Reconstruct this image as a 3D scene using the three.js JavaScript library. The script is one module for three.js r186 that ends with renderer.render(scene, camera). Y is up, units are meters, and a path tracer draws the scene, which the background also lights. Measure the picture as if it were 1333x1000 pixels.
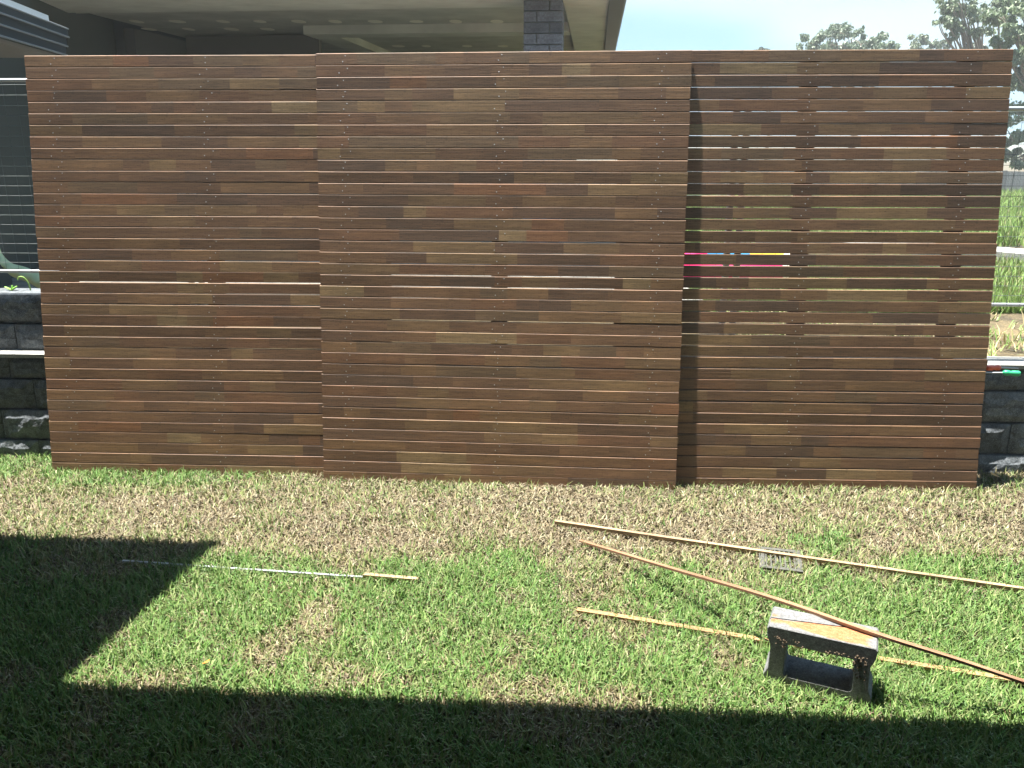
import * as THREE from 'three';
import { mergeGeometries, toCreasedNormals } from 'three/addons/utils/BufferGeometryUtils.js';
import { Brush, Evaluator, SUBTRACTION } from 'three-bvh-csg';

// ---------- camera, sky, sun, exposure ----------
const scene = new THREE.Scene();
const EYE = 1.5, PITCH = 16 * Math.PI / 180, F = 1100;            // F: focal length in pixels of the 1333 x 1000 photograph
const camera = new THREE.PerspectiveCamera(2 * Math.atan(500 / F) * 180 / Math.PI, 4 / 3, 0.05, 400);
camera.position.set(0, EYE, 0); camera.rotation.set(-PITCH, 0, 0);
const renderer = new THREE.WebGLRenderer({ antialias: true });
renderer.setSize(1024, 768);
renderer.toneMapping = THREE.LinearToneMapping;
renderer.toneMappingExposure = 6.0;
renderer.shadowMap.enabled = true;
const SUN = new THREE.Vector3(-Math.tan(11 * Math.PI / 180), 1, -Math.tan(3.8 * Math.PI / 180));
const sun = new THREE.DirectionalLight(new THREE.Color(1, 0.95, 0.86), 3.7);
sun.position.copy(SUN).multiplyScalar(20); sun.castShadow = true;
sun.shadow.mapSize.set(4096, 4096);
Object.assign(sun.shadow.camera, { left: -14, right: 14, top: 14, bottom: -14, near: 1, far: 60 });
scene.add(sun, sun.target);

// seeded noise
function rng(seed) { let s = seed >>> 0; return () => { s = (s + 0x6D2B79F5) | 0; let t = Math.imul(s ^ (s >>> 15), 1 | s); t = (t + Math.imul(t ^ (t >>> 7), 61 | t)) ^ t; return ((t ^ (t >>> 14)) >>> 0) / 4294967296; }; }
const hash = (x, y, z = 0) => { let h = Math.imul(x, 374761393) + Math.imul(y, 668265263) + Math.imul(z, 2147483647 ^ 0x5bd1e995) | 0; h = Math.imul(h ^ (h >>> 13), 1274126177); return ((h ^ (h >>> 16)) >>> 0) / 4294967296; };
const sm = t => t * t * (3 - 2 * t), mixn = (a, b, t) => a + (b - a) * t;
const clamp = (v, a = 0, b = 1) => Math.min(b, Math.max(a, v)), step = (a, b, v) => sm(clamp((v - a) / (b - a)));
function vn(x, y, z = 0, px = 0) {                                  // value noise 0..1, px: period in x
  const i = Math.floor(x), j = Math.floor(y), k = Math.floor(z), u = sm(x - i), v = sm(y - j), w = sm(z - k);
  const m = q => px ? ((q % px) + px) % px : q, h = (a, b, c) => hash(m(i + a), j + b, k + c);
  const l = c => mixn(mixn(h(0, 0, c), h(1, 0, c), u), mixn(h(0, 1, c), h(1, 1, c), u), v);
  return z === k ? l(0) : mixn(l(0), l(1), w);
}
function fbm(x, y, o = 4, z = 0, px = 0) { let a = .5, s = 0, n = 0; for (let i = 0; i < o; i++) { s += a * vn(x, y, z + i * 7, px); n += a; a *= .5; x *= 2; y *= 2; px *= 2; } return s / n; }

{ // sky: pale summer blue with thin bright cloud
  const W = 512, H = 256, d = new Float32Array(W * H * 4);
  for (let j = 0; j < H; j++) for (let i = 0; i < W; i++) {
    const el = (j + .5) / H * 180 - 90, e = Math.max(0, el) / 90;
    const t = Math.pow(e, .55);
    let r = mixn(.088, .056, t), g = mixn(.142, .122, t), b = mixn(.174, .225, t);
    const q = 26 / (Math.max(el, 0) + 14);
    const c = step(.42, .72, fbm(i / W * 16, j / H * 22 * q * .6, 5, 3, 16)) * .85;
    r = mixn(r, .150, c); g = mixn(g, .180, c); b = mixn(b, .192, c);
    if (el < 0) { r = .2; g = .2; b = .16; }
    const o = (j * W + i) * 4; d[o] = r; d[o + 1] = g; d[o + 2] = b; d[o + 3] = 1;
  }
  const t = new THREE.DataTexture(d, W, H, THREE.RGBAFormat, THREE.FloatType);
  t.mapping = THREE.EquirectangularReflectionMapping; t.magFilter = t.minFilter = THREE.LinearFilter; t.wrapS = THREE.RepeatWrapping; t.needsUpdate = true;
  scene.background = t; scene.environment = t;
}

// ---------- helpers ----------
const V = (x, y, z) => new THREE.Vector3(x, y, z);
function ray(px, py) { const dx = (px - 666.5) / F, dy = -(py - 500) / F, c = Math.cos(PITCH), s = Math.sin(PITCH); return V(dx, dy * c - s, -(c + dy * s)); }
function gp(px, py, y = 0) { const r = ray(px, py), t = (y - EYE) / r.y; return V(r.x * t, y, r.z * t); }       // where a pixel's ray meets the level y
function dp(px, py, d) { const r = ray(px, py), t = d / -r.z; return V(r.x * t, EYE + r.y * t, r.z * t); }      // where it meets an upright plane d metres ahead
const used = new Map();
function numbered(n) { const k = used.get(n) || 0; used.set(n, k + 1); return k ? n + '_' + String(k).padStart(3, '0') : n; }
function mesh(name, g, m, parent) { const o = new THREE.Mesh(g, m); o.name = name; o.castShadow = o.receiveShadow = true; parent.add(o); return o; }
function thing(name, label, category, group, pos) { const o = new THREE.Group(); o.name = numbered(name); o.userData = { label, category }; if (group) o.userData.group = group; if (pos) o.position.copy(pos); scene.add(o); return o; }
function one(name, g, m, label, category, group) { const o = mesh(numbered(name), g, m, scene); o.userData = { label, category }; if (group) o.userData.group = group; return o; }
function struct(name, g, m) { const o = mesh(numbered(name), g, m, scene); o.userData = { kind: 'structure' }; return o; }
const lin = (r, g, b) => new THREE.Color().setRGB(r, g, b);
const std = (c, rough = .9, x = {}) => new THREE.MeshStandardMaterial({ color: c, roughness: rough, ...x });
function tex(w, h, fn, color = true, rx = 1, ry = 1) {
  const d = new Uint8Array(w * h * 4);
  for (let j = 0; j < h; j++) for (let i = 0; i < w; i++) { const c = fn(i / w, j / h), o = (j * w + i) * 4; for (let k = 0; k < 3; k++) d[o + k] = 255 * clamp(Array.isArray(c) ? c[k] : c); d[o + 3] = 255; }
  const t = new THREE.DataTexture(d, w, h); t.wrapS = t.wrapT = THREE.RepeatWrapping; t.magFilter = THREE.LinearFilter; t.minFilter = THREE.LinearMipmapLinearFilter; t.generateMipmaps = true;
  if (color) t.colorSpace = THREE.SRGBColorSpace; t.repeat.set(rx, ry); t.needsUpdate = true; return t;
}
function box(w, h, d, x = 0, y = 0, z = 0) { const g = new THREE.BoxGeometry(w, h, d); g.translate(x, y, z); return g; }
function bar(a, b, w, h) {                                            // squared bar between two points
  const l = a.distanceTo(b), g = new THREE.BoxGeometry(w, h, l), o = new THREE.Object3D();
  o.position.copy(a).add(b).multiplyScalar(.5); o.lookAt(b); o.updateMatrix(); g.applyMatrix4(o.matrix); return g;
}
function rod(a, b, r, n = 8) { const g = new THREE.CylinderGeometry(r, r, a.distanceTo(b), n), q = new THREE.Quaternion().setFromUnitVectors(V(0, 1, 0), b.clone().sub(a).normalize()); g.applyQuaternion(q); const c = a.clone().add(b).multiplyScalar(.5); g.translate(c.x, c.y, c.z); return g; }
function boxUV(g, s = 1) {                                           // uv in metres from the dominant axis
  const n = g.index ? g.toNonIndexed() : g; n.computeVertexNormals();
  const p = n.attributes.position, m = n.attributes.normal, uv = new Float32Array(p.count * 2);
  for (let i = 0; i < p.count; i++) {
    const ax = Math.abs(m.getX(i)), ay = Math.abs(m.getY(i)), az = Math.abs(m.getZ(i)), x = p.getX(i), y = p.getY(i), z = p.getZ(i);
    const [u, v] = ay >= ax && ay >= az ? [x, z] : ax > az ? [z, y] : [x, y]; uv[i * 2] = u * s; uv[i * 2 + 1] = v * s;
  }
  n.setAttribute('uv', new THREE.BufferAttribute(uv, 2)); return n;
}
const YAW = -Math.atan(.068);                                        // the yard is turned a little: its right side is nearer

// ---------- shared materials ----------
const grain = tex(1024, 256, (u, v) => {                             // 1 m x 0.25 m of hardwood
  const w = fbm(u * 6, v * 10, 3, 2, 6);
  const s = fbm(u * 8, v * 70 + w * 3, 3, 0, 8), f = vn(u * 40, v * 250, 5, 40), pore = vn(u * 90, v * 256, 9, 90) > .84 ? .78 : 1;
  const k = (.72 + .3 * s + .12 * (f - .5) + .22 * (w - .5)) * pore;
  return [k * 1.0, k * .985, k * .96];
});
const grainBump = tex(512, 256, (u, v) => .5 + .5 * (fbm(u * 8, v * 110, 3, 1, 8) - .5), false);
const rough2 = tex(256, 256, (u, v) => fbm(u * 40, v * 40, 4, 4, 40), false);
const concreteMap = tex(512, 512, (u, v) => { const k = .70 + .35 * (fbm(u * 10, v * 10, 5, 1, 10) - .5) + .16 * (vn(u * 256, v * 256, 3, 256) - .5); return [k, k, k * .985]; });

// ---------- ground ----------
const dryness = (x, z) => {                                          // 1 = dead straw, 0 = green; zones of the real lawn, broken by patches
  const d = -z, n = fbm(x * 1.6 + 9, z * 1.6 + 4, 3) - .5, m = fbm(x * 5 + 3, z * 5, 3, 2) - .5;
  let b = step(2.62, 3.05, d + n * .75 + m * .4) * .74;
  b -= .16 * step(3.3, 3.5, d + m * .3);
  b -= .5 * step(3.42, 3.62, d + m * .3) * step(-.9, -1.5, x) ;       // greener along the left panel's foot
  b -= .35 * step(.9, 1.4, x) * step(2.95, 2.75, d + n * .3);
  b += .3 * step(.4, .0, Math.abs(x - .32 + n * .9)) * step(2.2, 2.7, d + m);
  b += step(.62, .78, fbm(x * 3.1 + 20, z * 3.1 + 7, 3, 6)) * .55;
  b += .22 * step(.5, .64, fbm(x * 1.3 + 2, z * 3 + 11, 3, 12)) * step(2.8, 3.1, d);
  return clamp(b + m * .5 + .08);
};
const soilT = tex(1024, 1024, (u, v) => {
  const n = fbm(u * 24, v * 24, 5, 2, 24), f = vn(u * 400, v * 400, 1, 400), k = .5 + .5 * (n - .5) + .25 * (f - .5);
  return [.46 * k + .05, .40 * k + .05, .27 * k + .03];
});
soilT.repeat.set(.6, .6);
{
  const g = new THREE.PlaneGeometry(60, 12, 240, 60); g.rotateX(-Math.PI / 2); g.translate(0, 0, 1.98);
  const p = g.attributes.position, uv = g.attributes.uv;
  for (let i = 0; i < p.count; i++) { uv.setXY(i, p.getX(i), p.getZ(i)); }
  struct('lawn_ground', g, std(0xffffff, 1, { map: soilT, bumpMap: rough2, bumpScale: .006 }));
}
// ---------- lawn grass: blades ----------
function blades(N, seed, place, style) {
  const R = rng(seed), pos = [], nor = [], col = [], idx = []; let v = 0;
  for (let i = 0; i < N; i++) {
    const p = place(R); if (!p) continue;
    const s = style(p.x, p.z, R), a = R() * 6.283, dx = Math.cos(a), dz = Math.sin(a), w = s.w / 2, L = s.l;
    const lay = s.lay, hx = -dz * w, hz = dx * w;
    const up0 = Math.cos(lay * .7), out0 = Math.sin(lay * .7), up1 = Math.cos(lay * 1.35), out1 = Math.sin(lay * 1.35);
    const mx = p.x + dx * L * .5 * out0, my = p.y + L * .5 * up0, mz = p.z + dz * L * .5 * out0;
    const tx = mx + dx * L * .5 * out1, ty = Math.max(p.y + .003, my + L * .5 * up1), tz = mz + dz * L * .5 * out1;
    const twx = (R() - .5) * .6, ny = Math.sin(lay), nf = Math.cos(lay);
    const nx = -dx * nf + hx * twx / w, nz = -dz * nf + hz * twx / w, nl = Math.hypot(nx, ny, nz);
    pos.push(p.x - hx, p.y, p.z - hz, p.x + hx, p.y, p.z + hz, mx - hx * .85, my, mz - hz * .85, mx + hx * .85, my, mz + hz * .85, tx, ty, tz);
    for (let k = 0; k < 5; k++) { nor.push(nx / nl, ny / nl, nz / nl); col.push(s.c[0], s.c[1], s.c[2]); }
    idx.push(v, v + 1, v + 3, v, v + 3, v + 2, v + 2, v + 3, v + 4); v += 5;
  }
  const g = new THREE.BufferGeometry();
  g.setAttribute('position', new THREE.Float32BufferAttribute(pos, 3)); g.setAttribute('normal', new THREE.Float32BufferAttribute(nor, 3)); g.setAttribute('color', new THREE.Float32BufferAttribute(col, 3)); g.setIndex(idx);
  return g;
}
const bladeM = new THREE.MeshPhysicalMaterial({ vertexColors: true, roughness: .62, side: THREE.DoubleSide, transmission: .25, thickness: 0, specularIntensity: .6 });
const baseZ = x => -3.56 + .045 * x;                                  // foot of the screens
{
  const g = blades(250000, 77, R => {
    const d = 1.35 + 2.75 * Math.pow(R(), 1.05), x = (R() * 2 - 1) * (.72 * d + .35);
    if (-d < -3.80 + .045 * x) return null;
    return { x, y: 0, z: -d };
  }, (x, z, R) => {
    const dr = dryness(x, z), q = R(), far = step(2.2, 3.6, -z), n = vn(x * 7, z * 7, 4);
    const dead = q < dr * .93, tone = .72 + .56 * R();
    let c;
    if (dead) { const s = R(); c = s < .45 ? [.215, .172, .10] : s < .85 ? [.12, .092, .052] : [.36, .33, .215]; }
    else { const s = R(); c = s < .42 ? [.090, .188, .038] : s < .77 ? [.145, .232, .060] : [.23, .28, .11]; if (dr > .35) c = [c[0] * 1.35, c[1] * 1.0, c[2] * 1.35]; }
    return { c: c.map(k => k * tone), l: (dead ? .022 + .026 * R() : .025 + .031 * R()) * (.8 + .4 * n), w: (.0029 + .0023 * R()) * (1 + .2 * far), lay: dead ? .75 + .5 * R() : .35 + .75 * R() };
  });
  const o = mesh('lawn_grass', g, bladeM, scene); o.userData = { kind: 'stuff', label: 'short patchy lawn, green near the block and dry straw before the screens', category: 'grass' };
}

// ---------- raised ground behind the wall, hill, path ----------
const wallZ = x => -3.80 + .045 * x;                                  // front face of the retaining wall
const hillY = (x, z) => { const d = -z; let y = .47 + .05 * (fbm(x * .8, z * .8, 3, 8) - .5); y -= 1.35 * step(17, 24, d); return y; };
{
  const g = new THREE.PlaneGeometry(120, 110, 160, 150); g.rotateX(-Math.PI / 2);
  const p = g.attributes.position, uv = g.attributes.uv;
  for (let i = 0; i < p.count; i++) {
    const x = p.getX(i), t = (55 - p.getZ(i)) / 110, z = wallZ(clamp(x, -8, 8)) - .16 - t * t * 110;
    p.setXYZ(i, x, t === 0 ? .42 : hillY(x, z), z); uv.setXY(i, x, z);
  }
  g.computeVertexNormals();
  struct('raised_ground', g, std(0xffffff, 1, { map: tex(512, 512, (u, v) => { const n = fbm(u * 12, v * 12, 5, 5, 12), f = vn(u * 200, v * 200, 1, 200), k = .65 + .6 * (n - .5) + .35 * (f - .5); return [.48 * k, .42 * k, .30 * k]; }), bumpMap: rough2, bumpScale: .02 }));
}
{
  const g = blades(80000, 78, R => {
    const d = 5.2 + 13 * Math.pow(R(), 1.6), x = .2 * d + R() * .62 * d; const z = -d;
    if (d > 7.55 && d < 8.55 && x < 6.3) return null;
    return { x, y: hillY(x, z), z };
  }, (x, z, R) => { const far = -z > 8; const s = R(); const c = s < .6 ? [.14, .235, .05] : s < .85 ? [.19, .28, .07] : [.28, .27, .13]; const t = .75 + .5 * R(); return { c: c.map(k => k * t), l: far ? .09 + .13 * R() : .04 + .07 * R(), w: far ? .012 : .007, lay: .15 + .6 * R() }; });
  const o = mesh('hillside_grass', g, bladeM, scene); o.userData = { kind: 'stuff', label: 'tall bright green grass on the slope behind the mesh fence', category: 'grass' };
  const g2 = blades(5000, 79, R => { const x = 1.2 + R() * 3, z = wallZ(x) - .25 - R() * 1.4; if (fbm(x * 4, z * 4, 2, 9) < .52) return null; return { x, y: hillY(x, z), z }; },
    (x, z, R) => { const s = R(); const c = s < .55 ? [.14, .24, .05] : [.4, .34, .18]; const t = .7 + .6 * R(); return { c: c.map(k => k * t), l: .04 + .08 * R(), w: .007, lay: .4 + .8 * R() }; });
  const o2 = mesh('bank_weeds', g2, bladeM, scene); o2.userData = { kind: 'stuff', label: 'sparse weeds and straw on the bare bank above the wall', category: 'weeds' };
}
{
  const a = gp(1060, 318, .5), b = gp(1290, 331, .5), c = gp(1420, 342, .5);
  const s = new THREE.CatmullRomCurve3([V(a.x - 1, 0, a.z - .2), a, b, c, V(c.x + 2, .5, c.z + .6)].map(p => V(p.x, .53, p.z))), pts = s.getPoints(40), sh = [];
  const sides = pts.map((p, i) => { const t = s.getTangent(i / 40); return [p.x - t.z * .2, p.z + t.x * .2, p.x + t.z * .2, p.z - t.x * .2]; });
  const shape = new THREE.Shape(); sides.forEach((q, i) => i ? shape.lineTo(q[0], -q[1]) : shape.moveTo(q[0], -q[1])); [...sides].reverse().forEach(q => shape.lineTo(q[2], -q[3]));
  const g = new THREE.ExtrudeGeometry(shape, { depth: .1, bevelEnabled: false }); g.rotateX(-Math.PI / 2); g.translate(0, .45, 0);
  struct('concrete_path', boxUV(g), std(lin(.72, .71, .68), .9, { map: concreteMap }));
}

struct('added_bounce_slab', boxUV(box(7.2, .06, 4.4, -2.4, .515, -7.4)), std(lin(.42, .41, .38), .9, { map: concreteMap }));  // pale slab added to bounce light up onto the house ceiling
// ---------- retaining walls of split-face blocks ----------
const blockT = tex(512, 512, (u, v) => { const n = fbm(u * 16, v * 16, 5, 3, 16), f = vn(u * 256, v * 256, 1, 256); const k = .30 + .22 * (n - .5) + .16 * (f - .5) + (f > .93 ? .12 : 0); return [k * .96, k * 1.0, k * 1.03]; });
const blockM = [0, 1, 2].map(i => std(lin(1.0 + .2 * i, 1.05 + .2 * i, 1.12 + .2 * i), .95, { map: blockT, bumpMap: tex(256, 256, (u, v) => fbm(u * 24, v * 24, 4, 11, 24), false), bumpScale: .01 }));
function splitBlock(w, h, d, seed) {                                 // rough front at z = 0, chamfered rim, body behind
  const nx = 9, ny = 4, g = new THREE.PlaneGeometry(w - .006, h - .006, nx, ny), p = g.attributes.position;
  for (let i = 0; i < p.count; i++) {
    const x = p.getX(i), y = p.getY(i), ix = i % (nx + 1), iy = Math.floor(i / (nx + 1)), rim = ix === 0 || ix === nx || iy === 0 || iy === ny;
    p.setZ(i, rim ? -.010 : .014 * (fbm(x * 14 + seed * 3.1, y * 16 + seed, 3, seed % 17) - .35) * 1.9);
    if (!rim) p.setXY(i, x + (hash(i, seed) - .5) * .016, y + (hash(i, seed, 3) - .5) * .012);
  }
  const f = g.toNonIndexed(); f.computeVertexNormals();
  const b = box(w - .006, h - .006, d - .012, 0, 0, -.012 - (d - .012) / 2 - .001).toNonIndexed();
  return boxUV(mergeGeometries([f, b]), 2);
}
const blockG = []; for (let i = 0; i < 8; i++) blockG.push(i);
const blockCache = new Map();
const blockGeo = (w, h, v) => { const k = w.toFixed(2) + h + v; if (!blockCache.has(k)) blockCache.set(k, splitBlock(w, h, .2, v + 1)); return blockCache.get(k); };
{
  const R = rng(5), wall = thing('retaining_wall', 'low charcoal split-face block retaining wall running behind the timber screens', 'wall', null, V(0, 0, wallZ(0)));
  wall.rotation.y = -Math.atan(.045);
  const rows = [[-.06, .15], [.09, .15], [.24, .15], [.39, .11]];
  rows.forEach(([y, h], r) => { for (let x = -4.4 + (r % 2 ? .17 : 0) + (r === 3 ? .06 : 0); x < 5; x += .345) { const o = mesh('block', blockGeo(.345, h, Math.floor(R() * 8)), blockM[Math.floor(R() * 3)], wall); o.position.set(x + .17, y + h / 2, -.016 * r); } });
  // upper tier, left only
  const up = thing('upper_wall', 'second tier of dark split-face blocks set back above the low wall', 'wall', null, V(0, .5, wallZ(0) - .12));
  up.rotation.y = -Math.atan(.045);
  for (let r = 0; r < 2; r++) for (let x = -4.5 + (r % 2 ? .17 : 0); x < -1.75; x += .345) { const o = mesh('block', blockGeo(.345, .145, Math.floor(R() * 8)), blockM[Math.floor(R() * 3)], up); o.position.set(x + .17, .0725 + r * .145, -.016 * r); }
}
// pale capping seen from above: the flat sawn tops
{
  const R = rng(6), cap = thing('wall_capping', 'pale grey flat capping on top of the low retaining wall', 'capping', null, V(0, .5, wallZ(0)));
  cap.rotation.y = -Math.atan(.045);
  const m = std(lin(.5, .5, .49), .9, { map: concreteMap });
  for (let x = -4.4; x < 5; x += .4) { const o = mesh('cap_stone', boxUV(box(.396, .018, .165)), m, cap); o.position.set(x + .2 + R() * .002, .010, -.115); }
}

// ---------- timber screens ----------
const SLATS = 38, PITCHS = 1.888 / SLATS, SW = .0478, ST = .018, LEAN = 8.4 * Math.PI / 180;
function pieceGeo(len, v) {                                          // slat length with eased front arrises
  const c = .0030, h = SW / 2, prof = [[-h, -ST], [-h, -.0008], [-h + .0008, 0], [h - c, 0], [h, -c], [h, -ST]];   // y, z
  const pos = [], uv = [], tri = (a, b, c2) => { for (const q of [a, b, c2]) { pos.push(q[0], q[1], q[2]); uv.push(q[0] + v * .173, q[1] + q[2] + v * .061); } };
  for (let i = 0; i < 6; i++) { const [y0, z0] = prof[i], [y1, z1] = prof[(i + 1) % 6]; const a = [0, y0, z0], b = [len, y0, z0], d = [len, y1, z1], e = [0, y1, z1]; tri(a, b, d); tri(a, d, e); }
  for (let i = 1; i < 5; i++) { const P = k => [0, ...prof[k]], Q = k => [len, ...prof[k]]; tri(P(0), P(i), P(i + 1)); tri(Q(0), Q(i + 1), Q(i)); }
  const g = new THREE.BufferGeometry(); g.setAttribute('position', new THREE.Float32BufferAttribute(pos, 3)); g.setAttribute('uv', new THREE.Float32BufferAttribute(uv.map((t, i) => i % 2 ? t * 4 : t), 2)); g.computeVertexNormals(); return g;
}
const tones = [['#8b6448', 5], ['#7f5a42', 5], ['#76523c', 5], ['#936d4c', 4], ['#9c7c57', 3], ['#6a4a3b', 3], ['#84583e', 3], ['#8a6a4b', 3], ['#a88c67', 1.2], ['#5b4138', 1.6], ['#7a6049', 3], ['#955f3d', .8]];
const toneMean = lin(.178, .110, .062);
const toneM = tones.map(([c]) => std(new THREE.Color(c).multiply(lin(.95, .95, .91)).lerp(toneMean, .46), .68, { map: grain, bumpMap: grainBump, bumpScale: .0006 }));
const toneSum = tones.reduce((s, t) => s + t[1], 0);
const pick = R => { let q = R() * toneSum; for (let i = 0; i < tones.length; i++) { q -= tones[i][1]; if (q < 0) return i; } return 0; };
const pieceCache = new Map(), piece = (len, v) => { const k = Math.round(len / .02) + '_' + v; if (!pieceCache.has(k)) pieceCache.set(k, pieceGeo(Math.round(len / .02) * .02, v)); return pieceCache.get(k); };
const battenM = std(new THREE.Color('#6d4d3a'), .8, { map: grain });
const screwM = std(lin(.42, .40, .38), .38, { metalness: .9 });
function screen(bl, width, yaw, lean, seed, label, battens, gapBias, narrow = 1) {
  const R = rng(seed), s = thing('timber_screen', label, 'timber screen', 'timber slat screens leaning on the fence', bl);
  s.rotation.order = 'YXZ'; s.rotation.y = yaw; s.rotation.x = -lean;
  const screwPts = [];
  for (let r = 0; r < SLATS; r++) {
    const sl = new THREE.Group(); sl.name = 'slat'; s.add(sl);
    const y = (r + .5) * PITCHS;
    sl.position.set((R() - .5) * .004, y + (R() - .5) * .0014, (R() - .5) * .0010);
    sl.rotation.set(.005 + .05 * R() * R(), (R() - .5) * .0013, (R() - .5) * .0022 * gapBias);
    sl.scale.y = narrow; let x = 0; let last = -1;
    while (x < width - .001) {
      let len = .1 + .34 * Math.pow(R(), 1.15); len = Math.round(len / .02) * .02;
      if (width - x - len < .1) len = Math.round((width - x) / .02) * .02;
      let t = pick(R); if (t === last) t = pick(R); last = t;
      const o = mesh('timber_piece', piece(len, Math.floor(R() * 6)), toneM[t], sl); o.position.x = x; x += len;
    }
    for (const b of battens) for (const k of [-1, 1]) screwPts.push([b + (R() - .5) * .03 + .012 * k, y + k * .011 + (R() - .5) * .004, sl.position.z + .0008]);
  }
  for (const b of battens) { const o = mesh('batten', boxUV(box(.07, 1.86, .035)), battenM, s); o.position.set(b, 1.888 / 2, -ST - .0205); }
  const sg = screwPts.map(([x, y, z]) => { const g = new THREE.ConeGeometry(.0027, .0012, 7); g.rotateX(Math.PI / 2); g.translate(x, y, z); return g; });
  const sc = mesh('screw_heads', mergeGeometries(sg), screwM, s); sc.userData.kind = 'stuff';
  return s;
}
{
  const Wd = 1.62;
  const ml = gp(421.5, 626), mr = gp(880, 640), mdir = mr.clone().sub(ml), mw = Math.round(mdir.length() / .02) * .02;
  screen(ml, mw, -Math.atan2(mdir.z, mdir.x), LEAN, 21, 'middle timber slat screen standing in front of the two others and overlapping both', [.12, mw / 2, mw - .12], 1.0);
  const ll = gp(68, 615), lr = gp(420, 621), ld = lr.clone().sub(ll);
  screen(ll, Wd, -Math.atan2(ld.z, ld.x), LEAN, 31, 'timber slat screen with tight gaps, its end beside the two-tier dark block wall', [.12, Wd / 2, Wd - .12], 1.0);
  const rr = gp(1270, 641), rl0 = gp(880, 635), rd = rr.clone().sub(rl0).normalize(), rl = rr.clone().addScaledVector(rd, -Wd);
  screen(rl, Wd, -Math.atan2(rd.z, rd.x), LEAN - .011, 41, 'timber slat screen with daylight showing through its wider gaps, beside the grassy slope', [.14, Wd / 2 - .01, Wd - .17], 1.3, .967);
}

// ---------- welded mesh fence on the wall ----------
const wireM = std(lin(.10, .12, .12), .6, { metalness: .3 });
const galv = std(lin(.38, .40, .42), .5, { metalness: .6 });
{
  const z0 = wallZ(0) - .19, f = thing('mesh_fence', 'galvanised welded wire mesh fence with tube rails behind the screens', 'fence', null, V(0, .5, z0));
  f.rotation.y = -Math.atan(.045);
  for (const [xa, xb, yt, yb] of [[-4, -1.55, 1.27, .395], [-1.5, 1.0, 1.2, .27], [1.05, 3.6, 1.14, .27]]) {
    mesh('top_rail', rod(V(xa, yt, 0), V(xb, yt, 0), .0085), galv, f); mesh('bottom_rail', rod(V(xa, yb, 0), V(xb, yb, 0), .0085), galv, f);
    mesh('post', rod(V(xa, -.1, 0), V(xa, yt, 0), .016), galv, f); mesh('post', rod(V(xb, -.1, 0), V(xb, yt, 0), .016), galv, f);
    const w = []; for (let x = xa + .05; x < xb; x += .06) w.push(rod(V(x, yb, .012), V(x, yt, .012), .001, 4)); for (let y = yb + .045; y < yt; y += .045) w.push(rod(V(xa, y, .014), V(xb, y, .014), .0011, 4));
    const m = mesh('wire_mesh', mergeGeometries(w), wireM, f); m.userData.kind = 'stuff';
  }
}

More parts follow.
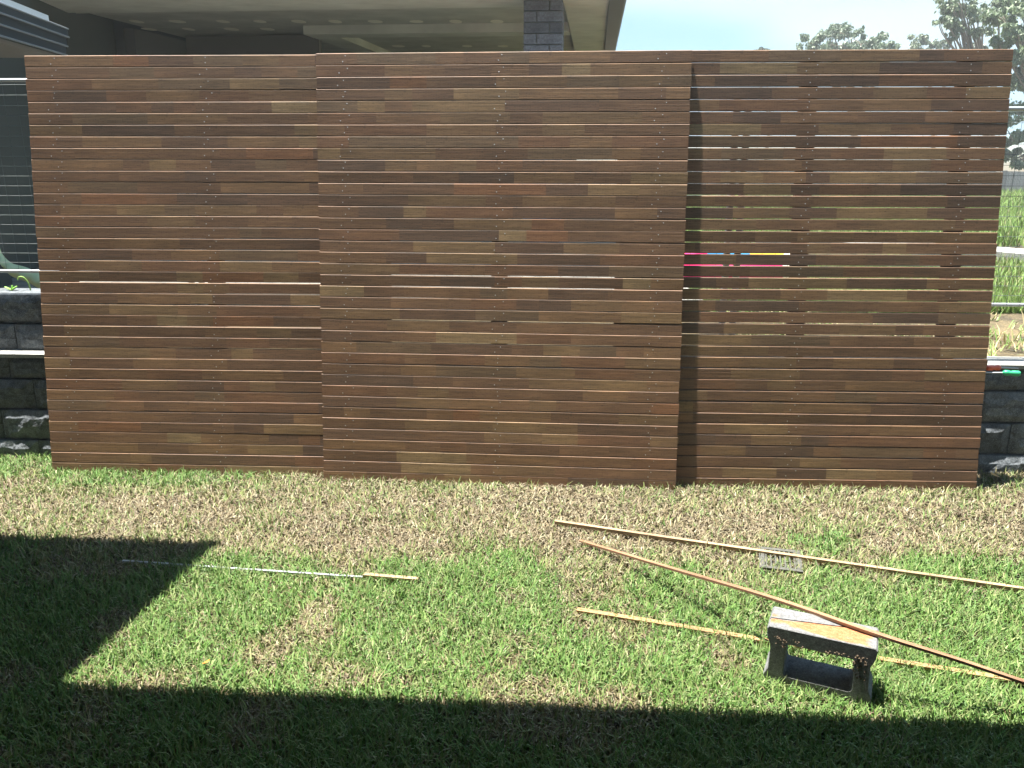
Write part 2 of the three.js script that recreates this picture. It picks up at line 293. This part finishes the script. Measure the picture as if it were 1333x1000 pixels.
// ---------- house behind ----------
const brickT = tex(256, 256, (u, v) => { const k = .36 + .2 * (fbm(u * 14, v * 14, 4, 2, 14) - .5) + .1 * (vn(u * 128, v * 128, 1, 128) - .5); return [k * .93, k * .98, k * 1.08]; });
const boardT = tex(256, 256, (u, v) => { const k = .92 + .14 * (fbm(u * 6, v * 6, 4, 1, 6) - .5); return [k, k, k]; });
const ceilM = std(lin(.52, .515, .45), .95, { map: boardT }), softM = std(lin(.60, .60, .52), .9, { map: boardT }), patchM = std(lin(.72, .69, .58), .95), darkM = std(lin(.07, .085, .10), .5, { metalness: .2 });
const HC = 2.62, HY = -.095;
{
  const o = gp(812, 0, HC);                                           // right fascia at the frame's top edge
  const h = thing('brick_house', 'house with beige plasterboard eaves and a dark brick pier, behind the screens', 'house', null, V(o.x, 0, o.z)); h.rotation.y = HY;
  h.updateMatrixWorld(); const L = p => h.worldToLocal(p.clone());
  const y0 = .3 - 0, Pr = L(gp(733, 0, HC)), Pl = L(gp(682, 0, HC)), e20 = L(gp(420, 20, HC)).z, e12 = L(gp(420, 12, HC)).z, e45 = L(gp(420, 44, HC)).z, e52 = L(gp(420, 53, HC)).z, eL = L(gp(80, 14, HC)).x;
  const back = -6.2, front = .7, RX = -.12;
  // soffit right strip and front strip, recessed ceiling, bulkhead
  mesh('soffit', boxUV(box(RX - eL + 6, .04, front - e12, (RX + eL - 6) / 2, HC + .02, (front + e12) / 2)), softM, h);
  mesh('soffit', boxUV(box(RX - Pr.x + .0, .04, e12 - back, (RX + Pr.x) / 2, HC + .02, (e12 + back) / 2 - .002)), softM, h);
  mesh('ceiling_edge', boxUV(box(Pr.x - eL, .07, .10, (Pr.x + eL) / 2 - .002, HC + .045, e12 - .055)), softM, h);
  mesh('ceiling', boxUV(box(Pr.x - eL + .2, .03, e12 - .1 - back, (Pr.x + eL) / 2 - .1, HC + .10, (e12 - .1 + back) / 2)), ceilM, h);
  const bx0 = L(gp(405, 48, HC)).x;
  mesh('bulkhead', boxUV(box(Pr.x - bx0 - .01, .09, .34, (Pr.x + bx0) / 2 - .005, HC + .04, e45 - .17)), softM, h);
  mesh('bulkhead', boxUV(box(.3, .085, e45 - .36 - back, bx0 + .15, HC + .042, (e45 - .36 + back) / 2)), softM, h);
  mesh('back_wall', boxUV(box(Pr.x - eL + 8, HC + .1, .12, (Pr.x + eL) / 2 - 4, (HC + .1) / 2 - .02, back - .07)), std(lin(.11, .10, .085), .95), h);
  mesh('side_wall', boxUV(box(.12, HC + .08, front - back - 2.5, eL - .3, (HC + .08) / 2 - .02, (front + back) / 2 - 1.25)), std(lin(.10, .10, .095), .95), h);
  { const zb = L(gp(300, 54, HC)).z; mesh('back_wall', boxUV(box(bx0 - eL, HC + .06, .1, (bx0 + eL) / 2 - .01, (HC + .06) / 2, zb)), std(lin(.13, .12, .10), .95), h); }
  // compound patches on the ceiling board
  const pg = new THREE.CylinderGeometry(1, 1, .003, 14), R = rng(3);
  for (const [yy, xs, bot] of [[28, [177, 232, 290, 338, 388, 435, 489, 541, 592, 646], .084], [38, [195, 247, 300, 347, 447, 498, 547, 597, 646], .084], [60, [467, 518, 556, 607, 655], .084]]) for (const px of xs) {
    const p = L(gp(px + (R() - .5) * 3, yy, HC + bot)); const q = mesh('compound_patch', pg, patchM, h); q.position.set(p.x, HC + bot - .0005, p.z); q.scale.set(.055 + .03 * R(), 1, .10 + .04 * R());
  }
  // fascia and gutter along the right edge, roof
  mesh('fascia', box(.03, .19, front - back, RX + .016, HC + .07, (front + back) / 2), darkM, h);
  const gs = new THREE.Shape(); gs.moveTo(0, 0); gs.lineTo(.10, 0); gs.quadraticCurveTo(.125, .01, .125, .05); gs.lineTo(.125, .11); gs.lineTo(.119, .11); gs.lineTo(.117, .012); gs.lineTo(.006, .006); gs.lineTo(.006, .12); gs.lineTo(0, .12);
  const gg = new THREE.ExtrudeGeometry(gs, { depth: front - back, bevelEnabled: false }); gg.translate(RX + .033, HC + .035, back);
  mesh('gutter', gg, darkM, h);
  { const rp = new THREE.Shape(); rp.moveTo(RX + .03, HC + .17); rp.lineTo(-7, HC + 2.6); rp.lineTo(-14, HC + .17); rp.lineTo(-14, HC + .13); rp.lineTo(RX + .03, HC + .14); const g = new THREE.ExtrudeGeometry(rp, { depth: front - back, bevelEnabled: false }); g.translate(0, 0, back); mesh('roof', g, darkM, h); }
  // pier: recessed mortar core with each brick proud
  const pier = new THREE.Group(); pier.name = 'pier'; h.add(pier); const pw = Pr.x - Pl.x, pz = Pr.z + .05;
  mesh('mortar', boxUV(box(pw - .012, HC - .02, .33, (Pr.x + Pl.x) / 2, HC / 2, pz - .18)), std(lin(.30, .31, .30), .95, { map: concreteMap }), pier);
  const bm = [0, 1, 2].map(i => std(lin(.85 + .2 * i, .85 + .2 * i, .85 + .2 * i), .9, { map: brickT }));
  for (let r = 0; r < 30; r++) {
    const y = HC - .045 - r * .086; if (y < .2) break;
    const cuts = r % 2 ? [0, pw * .34, pw] : [0, pw * .67, pw];
    for (let k = 0; k < 2; k++) { const a = cuts[k] + (k ? .005 : 0), b = cuts[k + 1] - (k ? 0 : .005); const q = mesh('brick', boxUV(box(b - a, .076, .345)), bm[Math.floor(R() * 3)], pier); q.position.set(Pl.x + (a + b) / 2, y, pz - .17 + (R() - .5) * .003); }
  }
}
// ---------- low roof at the left ----------
{
  const E = dp(82, 72, 6.0), A = dp(0, 38, 5.0);                      // underside of the gutter: far end and a nearer point
  const y = E.y, dir = V(A.x - E.x, 0, A.z - E.z).normalize();
  const h = thing('low_outbuilding', 'outbuilding with a dark blue-grey ribbed gutter and pale metal roof', 'outbuilding', null, V(E.x, 0, E.z));
  h.rotation.y = Math.atan2(dir.x, dir.z);                            // local +z runs along the gutter towards the viewer's left
  const g1 = new THREE.Shape(); [[0, 0], [.02, -.005], [.024, .05], [.034, .055], [.034, .105], [.05, .11], [.05, .165], [.0, .165]].forEach(([a, b], i) => i ? g1.lineTo(a, b) : g1.moveTo(a, b));
  const gg = new THREE.ExtrudeGeometry(g1, { depth: 1.35, bevelEnabled: false }); gg.translate(0, y, 0);
  mesh('gutter', gg, std(lin(.05, .065, .08), .3, { metalness: .3 }), h);
  const rs = new THREE.Shape(); rs.moveTo(.0, y + .17); rs.lineTo(-3.0, y + .75); rs.lineTo(-3.0, y + .70); rs.lineTo(.0, y + .14); const rg = new THREE.ExtrudeGeometry(rs, { depth: 1.35, bevelEnabled: false }); rg.translate(-.002, 0, -.01);
  mesh('rear_wall', box(2.3, y + .9, 3.8, -1.78, (y + .9) / 2, -2.0), std(lin(.055, .065, .06), .9, { map: boardT }), h);
  for (const [bx, by] of [[.026, .0], [.036, .056], [.052, .112], [.052, .163]]) mesh('highlight_rod', rod(V(bx, y + by, 0), V(bx, y + by, 1.34), .006, 6), std(lin(.30, .34, .37), .3, { metalness: .4 }), h);  // lighter rods added along the ribs to draw their glossy highlights
  mesh('flashing', box(.05, .035, 1.0, .02, y + .185, .83), std(lin(.62, .66, .68), .5), h);
  const rm = std(lin(.55, .58, .6), .45, { metalness: .4 });
  mesh('roof', rg, rm, h);
  for (let k = 0; k < 4; k++) { const r = bar(V(-.06, y + .195, .1 + k * .38), V(-2.9, y + .745, .1 + k * .38), .03, .025); mesh('roof_rib', r, rm, h); }
  mesh('soffit', box(.5, .02, 1.3, -.27, y - .012, .66), std(lin(.16, .16, .15), .9), h);
  mesh('wall', box(2.4, y - .03, 1.2, -1.72, (y - .03) / 2, .65), std(lin(.055, .065, .06), .9, { map: boardT }), h);
}
// pale green folded sheet and pipe on the upper terrace
{
  const D = 4.7, P = [[-60, 250, D], [-4, 318, D], [3, 332, D], [14, 342, D], [34, 348, D], [52, 356, D], [90, 372, D]].map(([x, y, d]) => dp(x, y, d)), c = new THREE.CatmullRomCurve3(P);
  const pos = [], idx = [], N = 40; for (let i = 0; i <= N; i++) { const p = c.getPoint(i / N), w = .045 + .05 * i / N; for (const [dy, dz] of [[0, 0], [-w * .5, .04 + .01 * Math.sin(i)], [-w, .02], [-w, .012], [-w * .5, .03], [-.004, -.01]]) pos.push(p.x, p.y + dy, p.z + dz); }
  for (let i = 0; i < N; i++) for (let k = 0; k < 6; k++) { const a = i * 6 + k, b = i * 6 + (k + 1) % 6; idx.push(a, b, a + 6, b, b + 6, a + 6); }
  const g = new THREE.BufferGeometry(); g.setAttribute('position', new THREE.Float32BufferAttribute(pos, 3)); g.setIndex(idx); g.computeVertexNormals();
  one('plastic_sheet', g, std(lin(.45, .55, .33), .5), 'pale green plastic sheet folded down behind the upper wall', 'sheet');
  const b0 = dp(30, 380, 4.18), s = thing('seedling', 'single curved green shoot growing on top of the upper wall', 'plant', null, b0);
  const cv = new THREE.CatmullRomCurve3([V(.04, 0, 0), V(.03, .05, 0), V(.012, .075, .005), V(-.006, .075, .008), V(-.012, .06, .01)]);
  mesh('stem', new THREE.TubeGeometry(cv, 16, .0032, 6), std(lin(.25, .42, .10), .6), s);
  const lf = (x, r, a) => { const g = new THREE.SphereGeometry(1, 8, 6); g.scale(r, r * .2, r * .5); g.rotateZ(a); g.translate(x, .012 + r * .3, .004); return g; };
  mesh('leaf', lf(-.04, .022, .6), std(lin(.22, .45, .08), .6), s); mesh('leaf', lf(-.07, .02, -.5), std(lin(.2, .42, .08), .6), s); mesh('leaf', lf(-.05, .018, 1.4), std(lin(.24, .48, .09), .6), s);
}
// ---------- tools and offcut on the right end of the wall ----------
function screwdriver(px, py, c, label, turn) {
  const p = gp(px, py, .531), s = thing('screwdriver', label, 'screwdriver', 'hand tools on the wall', V(p.x, .519, p.z)); s.rotation.y = turn;
  const g = new THREE.LatheGeometry([[0, 0], [.009, .001], [.0125, .008], [.0125, .03], [.0095, .038], [.0125, .05], [.0125, .062], [.007, .07], [0, .071]].map(([a, b]) => new THREE.Vector2(a, b)), 10); g.rotateZ(-Math.PI / 2); g.translate(-.035, .0125, 0);
  mesh('handle', g, std(c, .4), s); mesh('shaft', rod(V(.03, .0125, 0), V(.12, .006, 0), .003), galv, s);
}
screwdriver(1293, 479, lin(.62, .10, .05), 'screwdriver with a red handle lying on the wall capping', .1);
screwdriver(1317, 486, lin(.02, .30, .14), 'screwdriver with a green handle lying on the wall capping', Math.PI - .25);
{ const p = gp(1291, 474, .56); const o = one('block_offcut', boxUV(new THREE.BoxGeometry(.05, .075, .09)), blockM[0], 'small dark block offcut standing behind the red screwdriver', 'block'); o.position.set(p.x, .52, p.z - .12); }

// ---------- pool ring glimpsed through the right screen ----------
{
  const p = dp(955, 352, 6.3), r = thing('inflatable_ring', 'pink, yellow and blue inflatable ring glimpsed through the slat gaps', 'pool toy', null, V(p.x, .5, p.z));
  const cs = [lin(.85, .02, .16), lin(.85, .02, .16), lin(.85, .02, .16), lin(.9, .75, .6), lin(.9, .5, .05), lin(.05, .35, .7)];
  for (let k = 0; k < 6; k++) { const g = new THREE.TorusGeometry(.42, .11, 10, 8, Math.PI / 3 + .01); g.rotateX(-Math.PI / 2); g.rotateY(k * Math.PI / 3 + 2); const o = mesh('segment', g, std(cs[k], .4), r); o.position.y = .12; }
}

// ---------- far paling fence and trees ----------
{
  const R = rng(12), f = thing('paling_fence', 'weathered grey paling fence at the top of the slope', 'fence', null, V(4, -.9, -24)); f.rotation.y = YAW;
  const g = new THREE.BoxGeometry(.145, 1.65, .02), ms = [.30, .36, .42].map(k => std(lin(k * .95, k, k * 1.02), .95, { map: grain }));
  for (let i = 0; i < 110; i++) { const o = mesh('paling', g, ms[Math.floor(R() * 3)], f); o.position.set(i * .152 - 2, .825 + (R() - .5) * .05, (R() - .5) * .01); o.rotation.z = (R() - .5) * .01; }
  for (const y of [.4, 1.25]) mesh('rail', box(17, .08, .05, 6.3, y, -.04), ms[0], f);
}
const barkM = std(lin(.26, .22, .18), .95, { map: grain });
function leafMat(c) { return new THREE.MeshPhysicalMaterial({ color: c, roughness: .6, side: THREE.DoubleSide, transmission: .5, thickness: 0, vertexColors: true }); }
const leafM = leafMat(0xffffff);
function tree(seed, base, H, clumps, leaf, n, colr, label, tr = .18) {      // clumps: [x, y, z, rx, ry] about the base
  const R = rng(seed), t = thing('gum_tree', label, 'tree', 'gum trees beyond the paling fence', base);
  const limbs = [];
  const fork = V(0, H * .45, 0);
  const taper = (pts, r0, r1) => { const c = new THREE.CatmullRomCurve3(pts), g = new THREE.TubeGeometry(c, 10, 1, 7), p = g.attributes.position; for (let i = 0; i < p.count; i++) { const k = Math.floor(i / 8) / 10, q = c.getPointAt(Math.min(1, k)), r = mixn(r0, r1, k); p.setXYZ(i, q.x + (p.getX(i) - q.x) * r, q.y + (p.getY(i) - q.y) * r, q.z + (p.getZ(i) - q.z) * r); } g.computeVertexNormals(); return g; };
  mesh('trunk', taper([V(0, -.4, 0), V((R() - .5) * .4, H * .2, 0), fork], tr, tr * .7), barkM, t);
  const pos = [], col = [], idx = []; let v = 0; const per = Math.floor(n / clumps.length);
  for (const [cx, cy, cz, rx, ry] of clumps) {
    const mid = V(cx * .45 + (R() - .5) * .4, mixn(fork.y, cy, .45), cz * .5);
    limbs.push(taper([fork.clone(), mid, V(cx, cy, cz)], tr * .5, tr * .1));
    for (let s = 0; s < 3; s++) limbs.push(taper([mid.clone(), V(cx + (R() - .5) * rx, cy - ry * .2, cz + (R() - .5) * rx), V(cx + (R() - .5) * rx * 1.5, cy + (R() - .3) * ry, cz + (R() - .5) * rx * 1.5)], tr * .18, tr * .05));
    const subs = []; for (let s = 0; s < 16; s++) { const a = R() * 6.28, q = Math.sqrt(R()) * 1.0; subs.push([cx + Math.cos(a) * q * rx, cy + (R() - .4) * ry * 1.1, cz + Math.sin(a) * q * rx, (.12 + .17 * R()) * rx]); }
    for (let i = 0; i < per; i++) {
      const [sx, sy, sz, sr] = subs[Math.floor(R() * R() * 16)], a = R() * 6.28, u = R() * 2 - 1, k = (R() + R() + R()) * .55 * sr, w = Math.sqrt(1 - u * u);
      const p = V(sx + Math.cos(a) * w * k, sy + u * k * .75, sz + Math.sin(a) * w * k), d = V(R() - .5, -.2 - R() * .7, R() - .5).normalize(), e = V(R() - .5, R() - .5, R() - .5).cross(d).normalize();
      const L = leaf * (.7 + .6 * R()), W = L * .3, sh = .7 + .6 * R();
      const P = [p, p.clone().addScaledVector(d, L * .45).addScaledVector(e, W), p.clone().addScaledVector(d, L), p.clone().addScaledVector(d, L * .45).addScaledVector(e, -W)];
      for (const q of P) { pos.push(q.x, q.y, q.z); col.push(colr[0] * sh, colr[1] * sh, colr[2] * sh); }
      idx.push(v, v + 1, v + 2, v, v + 2, v + 3); v += 4;
    }
  }
  const g = new THREE.BufferGeometry(); g.setAttribute('position', new THREE.Float32BufferAttribute(pos, 3)); g.setAttribute('color', new THREE.Float32BufferAttribute(col, 3)); g.setIndex(idx); g.computeVertexNormals();
  mesh('limbs', mergeGeometries(limbs), barkM, t); mesh('crown', g, leafM, t);
}
function treeAt(seed, D, px, clumpsPx, leaf, n, colr, label, tr) {   // clump: pixel x, y, radius px x/y, depth offset
  const b = dp(px, 300, D); b.y = -1; const s = D / F * 1.04; let H = 0;
  const cl = clumpsPx.map(([x, y, rx, ry, dz]) => { const p = dp(x, y, D - dz); H = Math.max(H, p.y - b.y); return [p.x - b.x, p.y - b.y, p.z - b.z, rx * s, ry * s]; });
  tree(seed, b, H, cl, leaf, n, colr, label, tr);
}
treeAt(101, 38, 1100, [[1062, 58, 20, 14, 0], [1085, 42, 18, 12, .5], [1108, 40, 16, 13, -.5], [1090, 62, 22, 12, 1], [1128, 55, 20, 13, 0], [1150, 62, 16, 9, .6], [1112, 66, 26, 12, -1], [1075, 85, 28, 14, 0], [1130, 88, 30, 14, 0]], .125, 13000, [.155, .215, .13], 'rounded gum tree with open dark crown, alone above the screen', .2);
treeAt(102, 30, 1265, [[1240, 8, 22, 10, 0], [1232, 28, 14, 8, .3], [1262, 12, 20, 11, -.4], [1280, 20, 16, 10, .4], [1250, 34, 12, 8, 0], [1275, 42, 12, 8, .3], [1300, 5, 14, 10, -.5], [1245, -12, 26, 10, 0], [1240, 46, 7, 7, .1]], .11, 13000, [.165, .225, .12], 'tall gum tree with bare forked limbs and flat leaf clumps', .17);
treeAt(103, 25, 1345, [[1310, 20, 22, 12, 0], [1325, 45, 26, 14, .4], [1305, 55, 14, 10, -.4], [1335, 10, 22, 16, -.3], [1330, 80, 22, 16, .2], [1328, 110, 20, 18, -.5], [1335, 150, 24, 20, .3], [1325, 180, 20, 18, 0], [1350, 60, 30, 24, .4], [1355, 130, 30, 28, 0], [1330, 205, 24, 16, -.4]], .105, 32000, [.16, .225, .105], 'dense leafy gum tree hanging low over the paling fence', .2);
treeAt(104, 45, 1197, [[1197, 51, 10, 8, 0], [1190, 64, 10, 8, .2], [1202, 70, 14, 8, 0]], .15, 3600, [.14, .19, .10], 'small round-topped tree peeking above the screen beside the rounded gum', .14);
treeAt(105, 45, 1222, [[1222, 58, 12, 8, 0], [1215, 68, 10, 6, .3]], .15, 3000, [.11, .16, .09], 'small low tree peeking above the screen below the forked gum', .14);
treeAt(106, 60, 992, [[992, 65, 8, 4, 0], [985, 72, 12, 5, 0]], .4, 700, [.1, .15, .08], 'distant treetop barely showing above the screen beside the eaves', .14);
treeAt(107, 33, 1275, [[1273, 60, 12, 8, 0], [1262, 66, 10, 6, .2], [1285, 75, 14, 8, 0]], .2, 2500, [.09, .13, .08], 'low dark bush below the bare limbs of the forked gum', .12);

// ---------- concrete block ----------
const blkTop = gp(1000, 815, .19), blkR = gp(1142, 846, .19);
{
  const Lb = .284, Hb = .19, Db = .112, s = new THREE.Shape();
  [[.006, 0], [Lb - .006, 0], [Lb, .006], [Lb, .034], [Lb - .011, .058], [Lb - .013, .13], [Lb - .002, .158], [Lb, .184], [Lb - .004, Hb], [.004, Hb], [0, .184], [.002, .158], [.013, .13], [.011, .058], [0, .034], [0, .006]].forEach(([x, y], i) => i ? s.lineTo(x, y) : s.moveTo(x, y));
  const ho = new THREE.Path(), x0 = .049, x1 = Lb - .049, y0 = .04, y1 = .146, r = .014;
  ho.moveTo(x0 + r, y0); ho.lineTo(x1 - r, y0); ho.quadraticCurveTo(x1, y0, x1, y0 + r); ho.lineTo(x1, y1 - r); ho.quadraticCurveTo(x1, y1, x1 - r, y1); ho.lineTo(x0 + r, y1); ho.quadraticCurveTo(x0, y1, x0, y1 - r); ho.lineTo(x0, y0 + r); ho.quadraticCurveTo(x0, y0, x0 + r, y0); s.holes.push(ho);
  let g = new THREE.ExtrudeGeometry(s, { depth: Db - .004, bevelEnabled: true, bevelSize: .002, bevelThickness: .002, bevelSegments: 1, curveSegments: 4 });
  g.translate(0, 0, -Db);
  g.clearGroups(); g.deleteAttribute('uv'); g.setAttribute('uv', new THREE.BufferAttribute(new Float32Array(g.attributes.position.count * 2), 2));
  const A = new Brush(g); A.updateMatrixWorld();
  const kg = bar(V(-.02, Hb + .002, -.043), V(Lb + .02, Hb + .002, -.097), .0045, .012); const B = new Brush(kg); B.updateMatrixWorld();  // made-up shallow cut, added to draw the dark line across the top
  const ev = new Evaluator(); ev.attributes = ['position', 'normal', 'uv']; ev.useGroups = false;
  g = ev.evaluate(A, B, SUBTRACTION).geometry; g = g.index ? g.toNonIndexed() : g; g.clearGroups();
  g.computeVertexNormals();
  const p = g.attributes.position, n = g.attributes.normal, uv = new Float32Array(p.count * 2);
  for (let i = 0; i < p.count; i++) { const x = p.getX(i), y = p.getY(i), z = p.getZ(i), top = n.getY(i) > .8 && y > .15; if (top) { uv[2 * i] = .5 + clamp(x / Lb, .01, .99) * .5; uv[2 * i + 1] = clamp(-z / Db, .01, .99); } else { const [a, b] = Math.abs(n.getX(i)) > .5 ? [z, y] : Math.abs(n.getY(i)) > .5 ? [x, z] : [x, y]; uv[2 * i] = clamp(.25 + (a - .12) * 1.3, .005, .495); uv[2 * i + 1] = .1 + b * 3; } }
  g.setAttribute('uv', new THREE.BufferAttribute(uv, 2));
  const mp = tex(1024, 512, (u, v) => {
    const k = .42 + .16 * (fbm(u * 60, v * 26, 4, 2) - .5) + .16 * (vn(u * 330, v * 140, 1) - .5); let c = [k * .98, k * .99, k];
    if (u > .5) { const x = (u - .5) * 2, e = fbm(x * 7, v * 4, 4, 8) - .5, line = .42 + .52 * x; const s = step(.0, .07, line - v + e * .15) * step(-.02, .1, v - .06 - .25 * (1 - x) + e * .3 + .12) * step(1.02, .8, x + e * .5) + .8 * step(.1, .0, Math.hypot((x - .03) * 1.4, v - .55 + e * .2)); const q = clamp(s) * .85; c = [mixn(c[0], .66 + (k - .43), q), mixn(c[1], .40 + (k - .43), q), mixn(c[2], .24 + (k - .43), q)]; }
    return c;
  });
  const blkBump = rough2.clone(); blkBump.repeat.set(8, 3.5); blkBump.needsUpdate = true;
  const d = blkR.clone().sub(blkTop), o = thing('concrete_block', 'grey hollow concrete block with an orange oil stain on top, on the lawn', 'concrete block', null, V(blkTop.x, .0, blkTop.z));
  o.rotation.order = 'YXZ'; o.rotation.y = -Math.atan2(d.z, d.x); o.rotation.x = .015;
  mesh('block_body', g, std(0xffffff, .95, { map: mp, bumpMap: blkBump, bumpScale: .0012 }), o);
  const R = rng(8), cl = [];
  const clod = (x, y, z, r) => { const q = new THREE.IcosahedronGeometry(r, 0); q.scale(1, .7 + .5 * R(), .7); q.rotateX(R() * 6); q.translate(x, y, z); cl.push(q); };
  for (let i = 0; i < 46; i++) clod(Lb - .05 + .035 * R() - .005, .075 + .085 * Math.sqrt(R()), .001, .0018 + .003 * R());
  for (let i = 0; i < 20; i++) clod(.018 + .04 * R(), .135 + .03 * R(), .001, .0015 + .0026 * R());
  for (let i = 0; i < 16; i++) clod(.15 + .07 * R(), .148 + .012 * R(), .001, .0012 + .0022 * R());
  for (let i = 0; i < 9; i++) clod(.07 + .03 * R(), .147 + .02 * R(), .001, .0012 + .002 * R());
  const dm = mesh('dried_soil', mergeGeometries(cl), std(lin(.075, .055, .035), 1), o); dm.userData.kind = 'stuff';
}

// ---------- strips of timber and metal on the lawn ----------
function strip(pts, w, h, m, name, label, category, group, lift = 0, wav = .004, seed = 1) {
  const R = rng(seed), c = new THREE.CatmullRomCurve3(pts.map(p => V(p.x + (R() - .5) * wav, p.y + lift, p.z + (R() - .5) * wav))), N = 48, pos = [], uv = [], idx = [], L = c.getLength();
  for (let i = 0; i <= N; i++) { const p = c.getPoint(i / N), t = c.getTangent(i / N), sd = V(-t.z, 0, t.x).normalize(), up = V(0, 1, 0); const e = .0015; [[-.5, 0], [-.5, 1], [.5, 1], [.5, 0]].forEach(([a, b], k) => { const q = p.clone().addScaledVector(sd, a * w).addScaledVector(up, b * h); pos.push(q.x, q.y, q.z); uv.push(i / N * L, k * .05); }); }
  for (let i = 0; i < N; i++) for (let k = 0; k < 4; k++) { const a = i * 4 + k, b = i * 4 + (k + 1) % 4; idx.push(a, b, a + 4, b, b + 4, a + 4); }
  idx.push(0, 2, 1, 0, 3, 2); const e = N * 4; idx.push(e, e + 1, e + 2, e, e + 2, e + 3);
  let g = new THREE.BufferGeometry(); g.setAttribute('position', new THREE.Float32BufferAttribute(pos, 3)); g.setAttribute('uv', new THREE.Float32BufferAttribute(uv, 2)); g.setIndex(idx); g = g.toNonIndexed(); g.computeVertexNormals();
  return one(name, g, m, label, category, group);
}
const along = (a, b, n) => Array.from({ length: n }, (_, i) => a.clone().lerp(b, i / (n - 1)));
const pine = std(new THREE.Color('#b0977a'), .75, { map: grain }), redw = std(new THREE.Color('#98755b'), .7, { map: grain }), oilw = std(new THREE.Color('#ac8a62'), .75, { map: grain });
{
  const a = gp(722, 687), b = gp(1333, 777), e = b.clone().addScaledVector(b.clone().sub(a).normalize(), .7);
  strip(along(a, e, 7), .016, .014, pine, 'timber_strip', 'long pale timber strip lying flat on the grass past the drain grate', 'timber strip', 'timber strips on the lawn', .018, .006, 2);
  const top = .2; const P = gp(1152, 829, top), A = gp(755, 704, .012);
  strip([A, gp(870, 739, .10), gp(1009, 780, .185), P, gp(1250, 860, .160), gp(1333, 888, .115), gp(1420, 916, .065), gp(1490, 938, .02)], .015, .008, redw, 'timber_strip', 'reddish-brown timber strip propped up across the corner of the concrete block', 'timber strip', 'timber strips on the lawn', -.004, 0, 3);
  const c = gp(750, 801), d = gp(1333, 896), f = d.clone().addScaledVector(d.clone().sub(c).normalize(), .4);
  strip(along(c, f, 8), .020, .010, oilw, 'timber_strip', 'orange timber strip half sunk in the grass behind the concrete block', 'timber strip', 'timber strips on the lawn', .0135, .006, 4);
  const g = gp(160, 735), m = gp(475, 757), h = gp(545, 763);
  strip(along(g, m, 5), .010, .008, std(lin(.36, .38, .40), .5, { metalness: .3 }), 'metal_strip', 'thin grey metal strip lying on the grass across the shadow edge', 'metal strip', null, .010, .003, 5);
  strip(along(m.clone().lerp(h, -.02), h, 3), .018, .011, pine, 'timber_offcut', 'short pale timber offcut at the end of the grey metal strip', 'timber strip', null, .019, .002, 6);
}
// ---------- drain grate ----------
{
  const p = gp(1015, 735), g = thing('drain_grate', 'small square grey drain grate set in the lawn beside the pale strip', 'drain grate', null, V(p.x, .010, p.z)); g.rotation.y = -.25;
  const m = std(lin(.15, .15, .135), .8, { map: concreteMap }), S = .075;
  for (const [w, d, x, z] of [[.15, .018, 0, -S], [.15, .018, 0, S], [.02, .132, -S + .01, 0], [.02, .132, S - .01, 0]]) mesh('frame_side', box(w, .014, d, x, .007, z), m, g);
  for (let i = 0; i < 7; i++) mesh('bar', box(.0052, .01, .132, -.05 + i * .0167, .008, 0), m, g);
  mesh('slot_shade_sheet', box(.13, .004, .13, 0, .0005, 0), std(lin(.006, .006, .006), 1), g);  // black sheet paints the shade between the bars; no depth below
}
// ---------- fallen leaves ----------
function fallen(px, py, r, c, label) { const p = gp(px, py, .035), g = new THREE.PlaneGeometry(r * 2, r, 4, 2), q = g.attributes.position; for (let i = 0; i < q.count; i++) { const x = q.getX(i) / r; q.setY(i, q.getY(i) * (1 - x * x * .9)); q.setZ(i, .12 * r * x * x); } g.rotateX(-Math.PI / 2 + .3); g.computeVertexNormals(); const o = one('fallen_leaf', g, std(c, .8, { side: THREE.DoubleSide }), label, 'leaf'); o.position.set(p.x, .035, p.z); o.rotation.y = px; }
fallen(268, 862, .012, lin(.75, .2, .03), 'bright orange fallen leaf on the green lawn');
fallen(1296, 619, .035, lin(.6, .36, .14), 'tan fallen leaf on the grass below the wall, beside the screen');

// ---------- the house the view is taken from: its roof shades the near lawn ----------
{
  const HR = 2.62, k = HR, off = V(SUN.x * k, 0, SUN.z * k);
  const q = (px, py) => gp(px, py).add(off), A = q(290, 711), C = q(82, 897), D = q(1333, 951);
  const ax = V(1, 0, .068), far = 7;
  const s = new THREE.Shape(), put = (p, f) => s[f](p.x, -p.z);
  put(A.clone().addScaledVector(ax, -far), 'moveTo'); put(A, 'lineTo'); put(C, 'lineTo'); put(D.clone().addScaledVector(ax, far - 2), 'lineTo'); s.lineTo(7, -5); s.lineTo(-9, -5);
  const g = new THREE.ExtrudeGeometry(s, { depth: .16, bevelEnabled: false }); g.rotateX(-Math.PI / 2); g.translate(0, HR - .16, 0);
  const h = thing('patio_house', 'house with flat patio roof whose eave shades the near lawn', 'house');
  mesh('patio_roof', boxUV(g), std(lin(.66, .65, .62), .9), h);
  mesh('wall', boxUV(box(14, HR - .17, .2, 0, (HR - .17) / 2, 2.6)), std(lin(.55, .53, .48), .95), h);
  mesh('post', box(.1, HR - .18, .1, -3.4, (HR - .18) / 2, -2.8), darkM, h);
  struct('patio_slab', boxUV(box(14, .12, 3.7, 0, .06, .75)), std(lin(.6, .59, .56), .9, { map: concreteMap }));
}
scene.fog = new THREE.FogExp2(new THREE.Color(.84, .90, .92), .0024);
renderer.render(scene, camera);
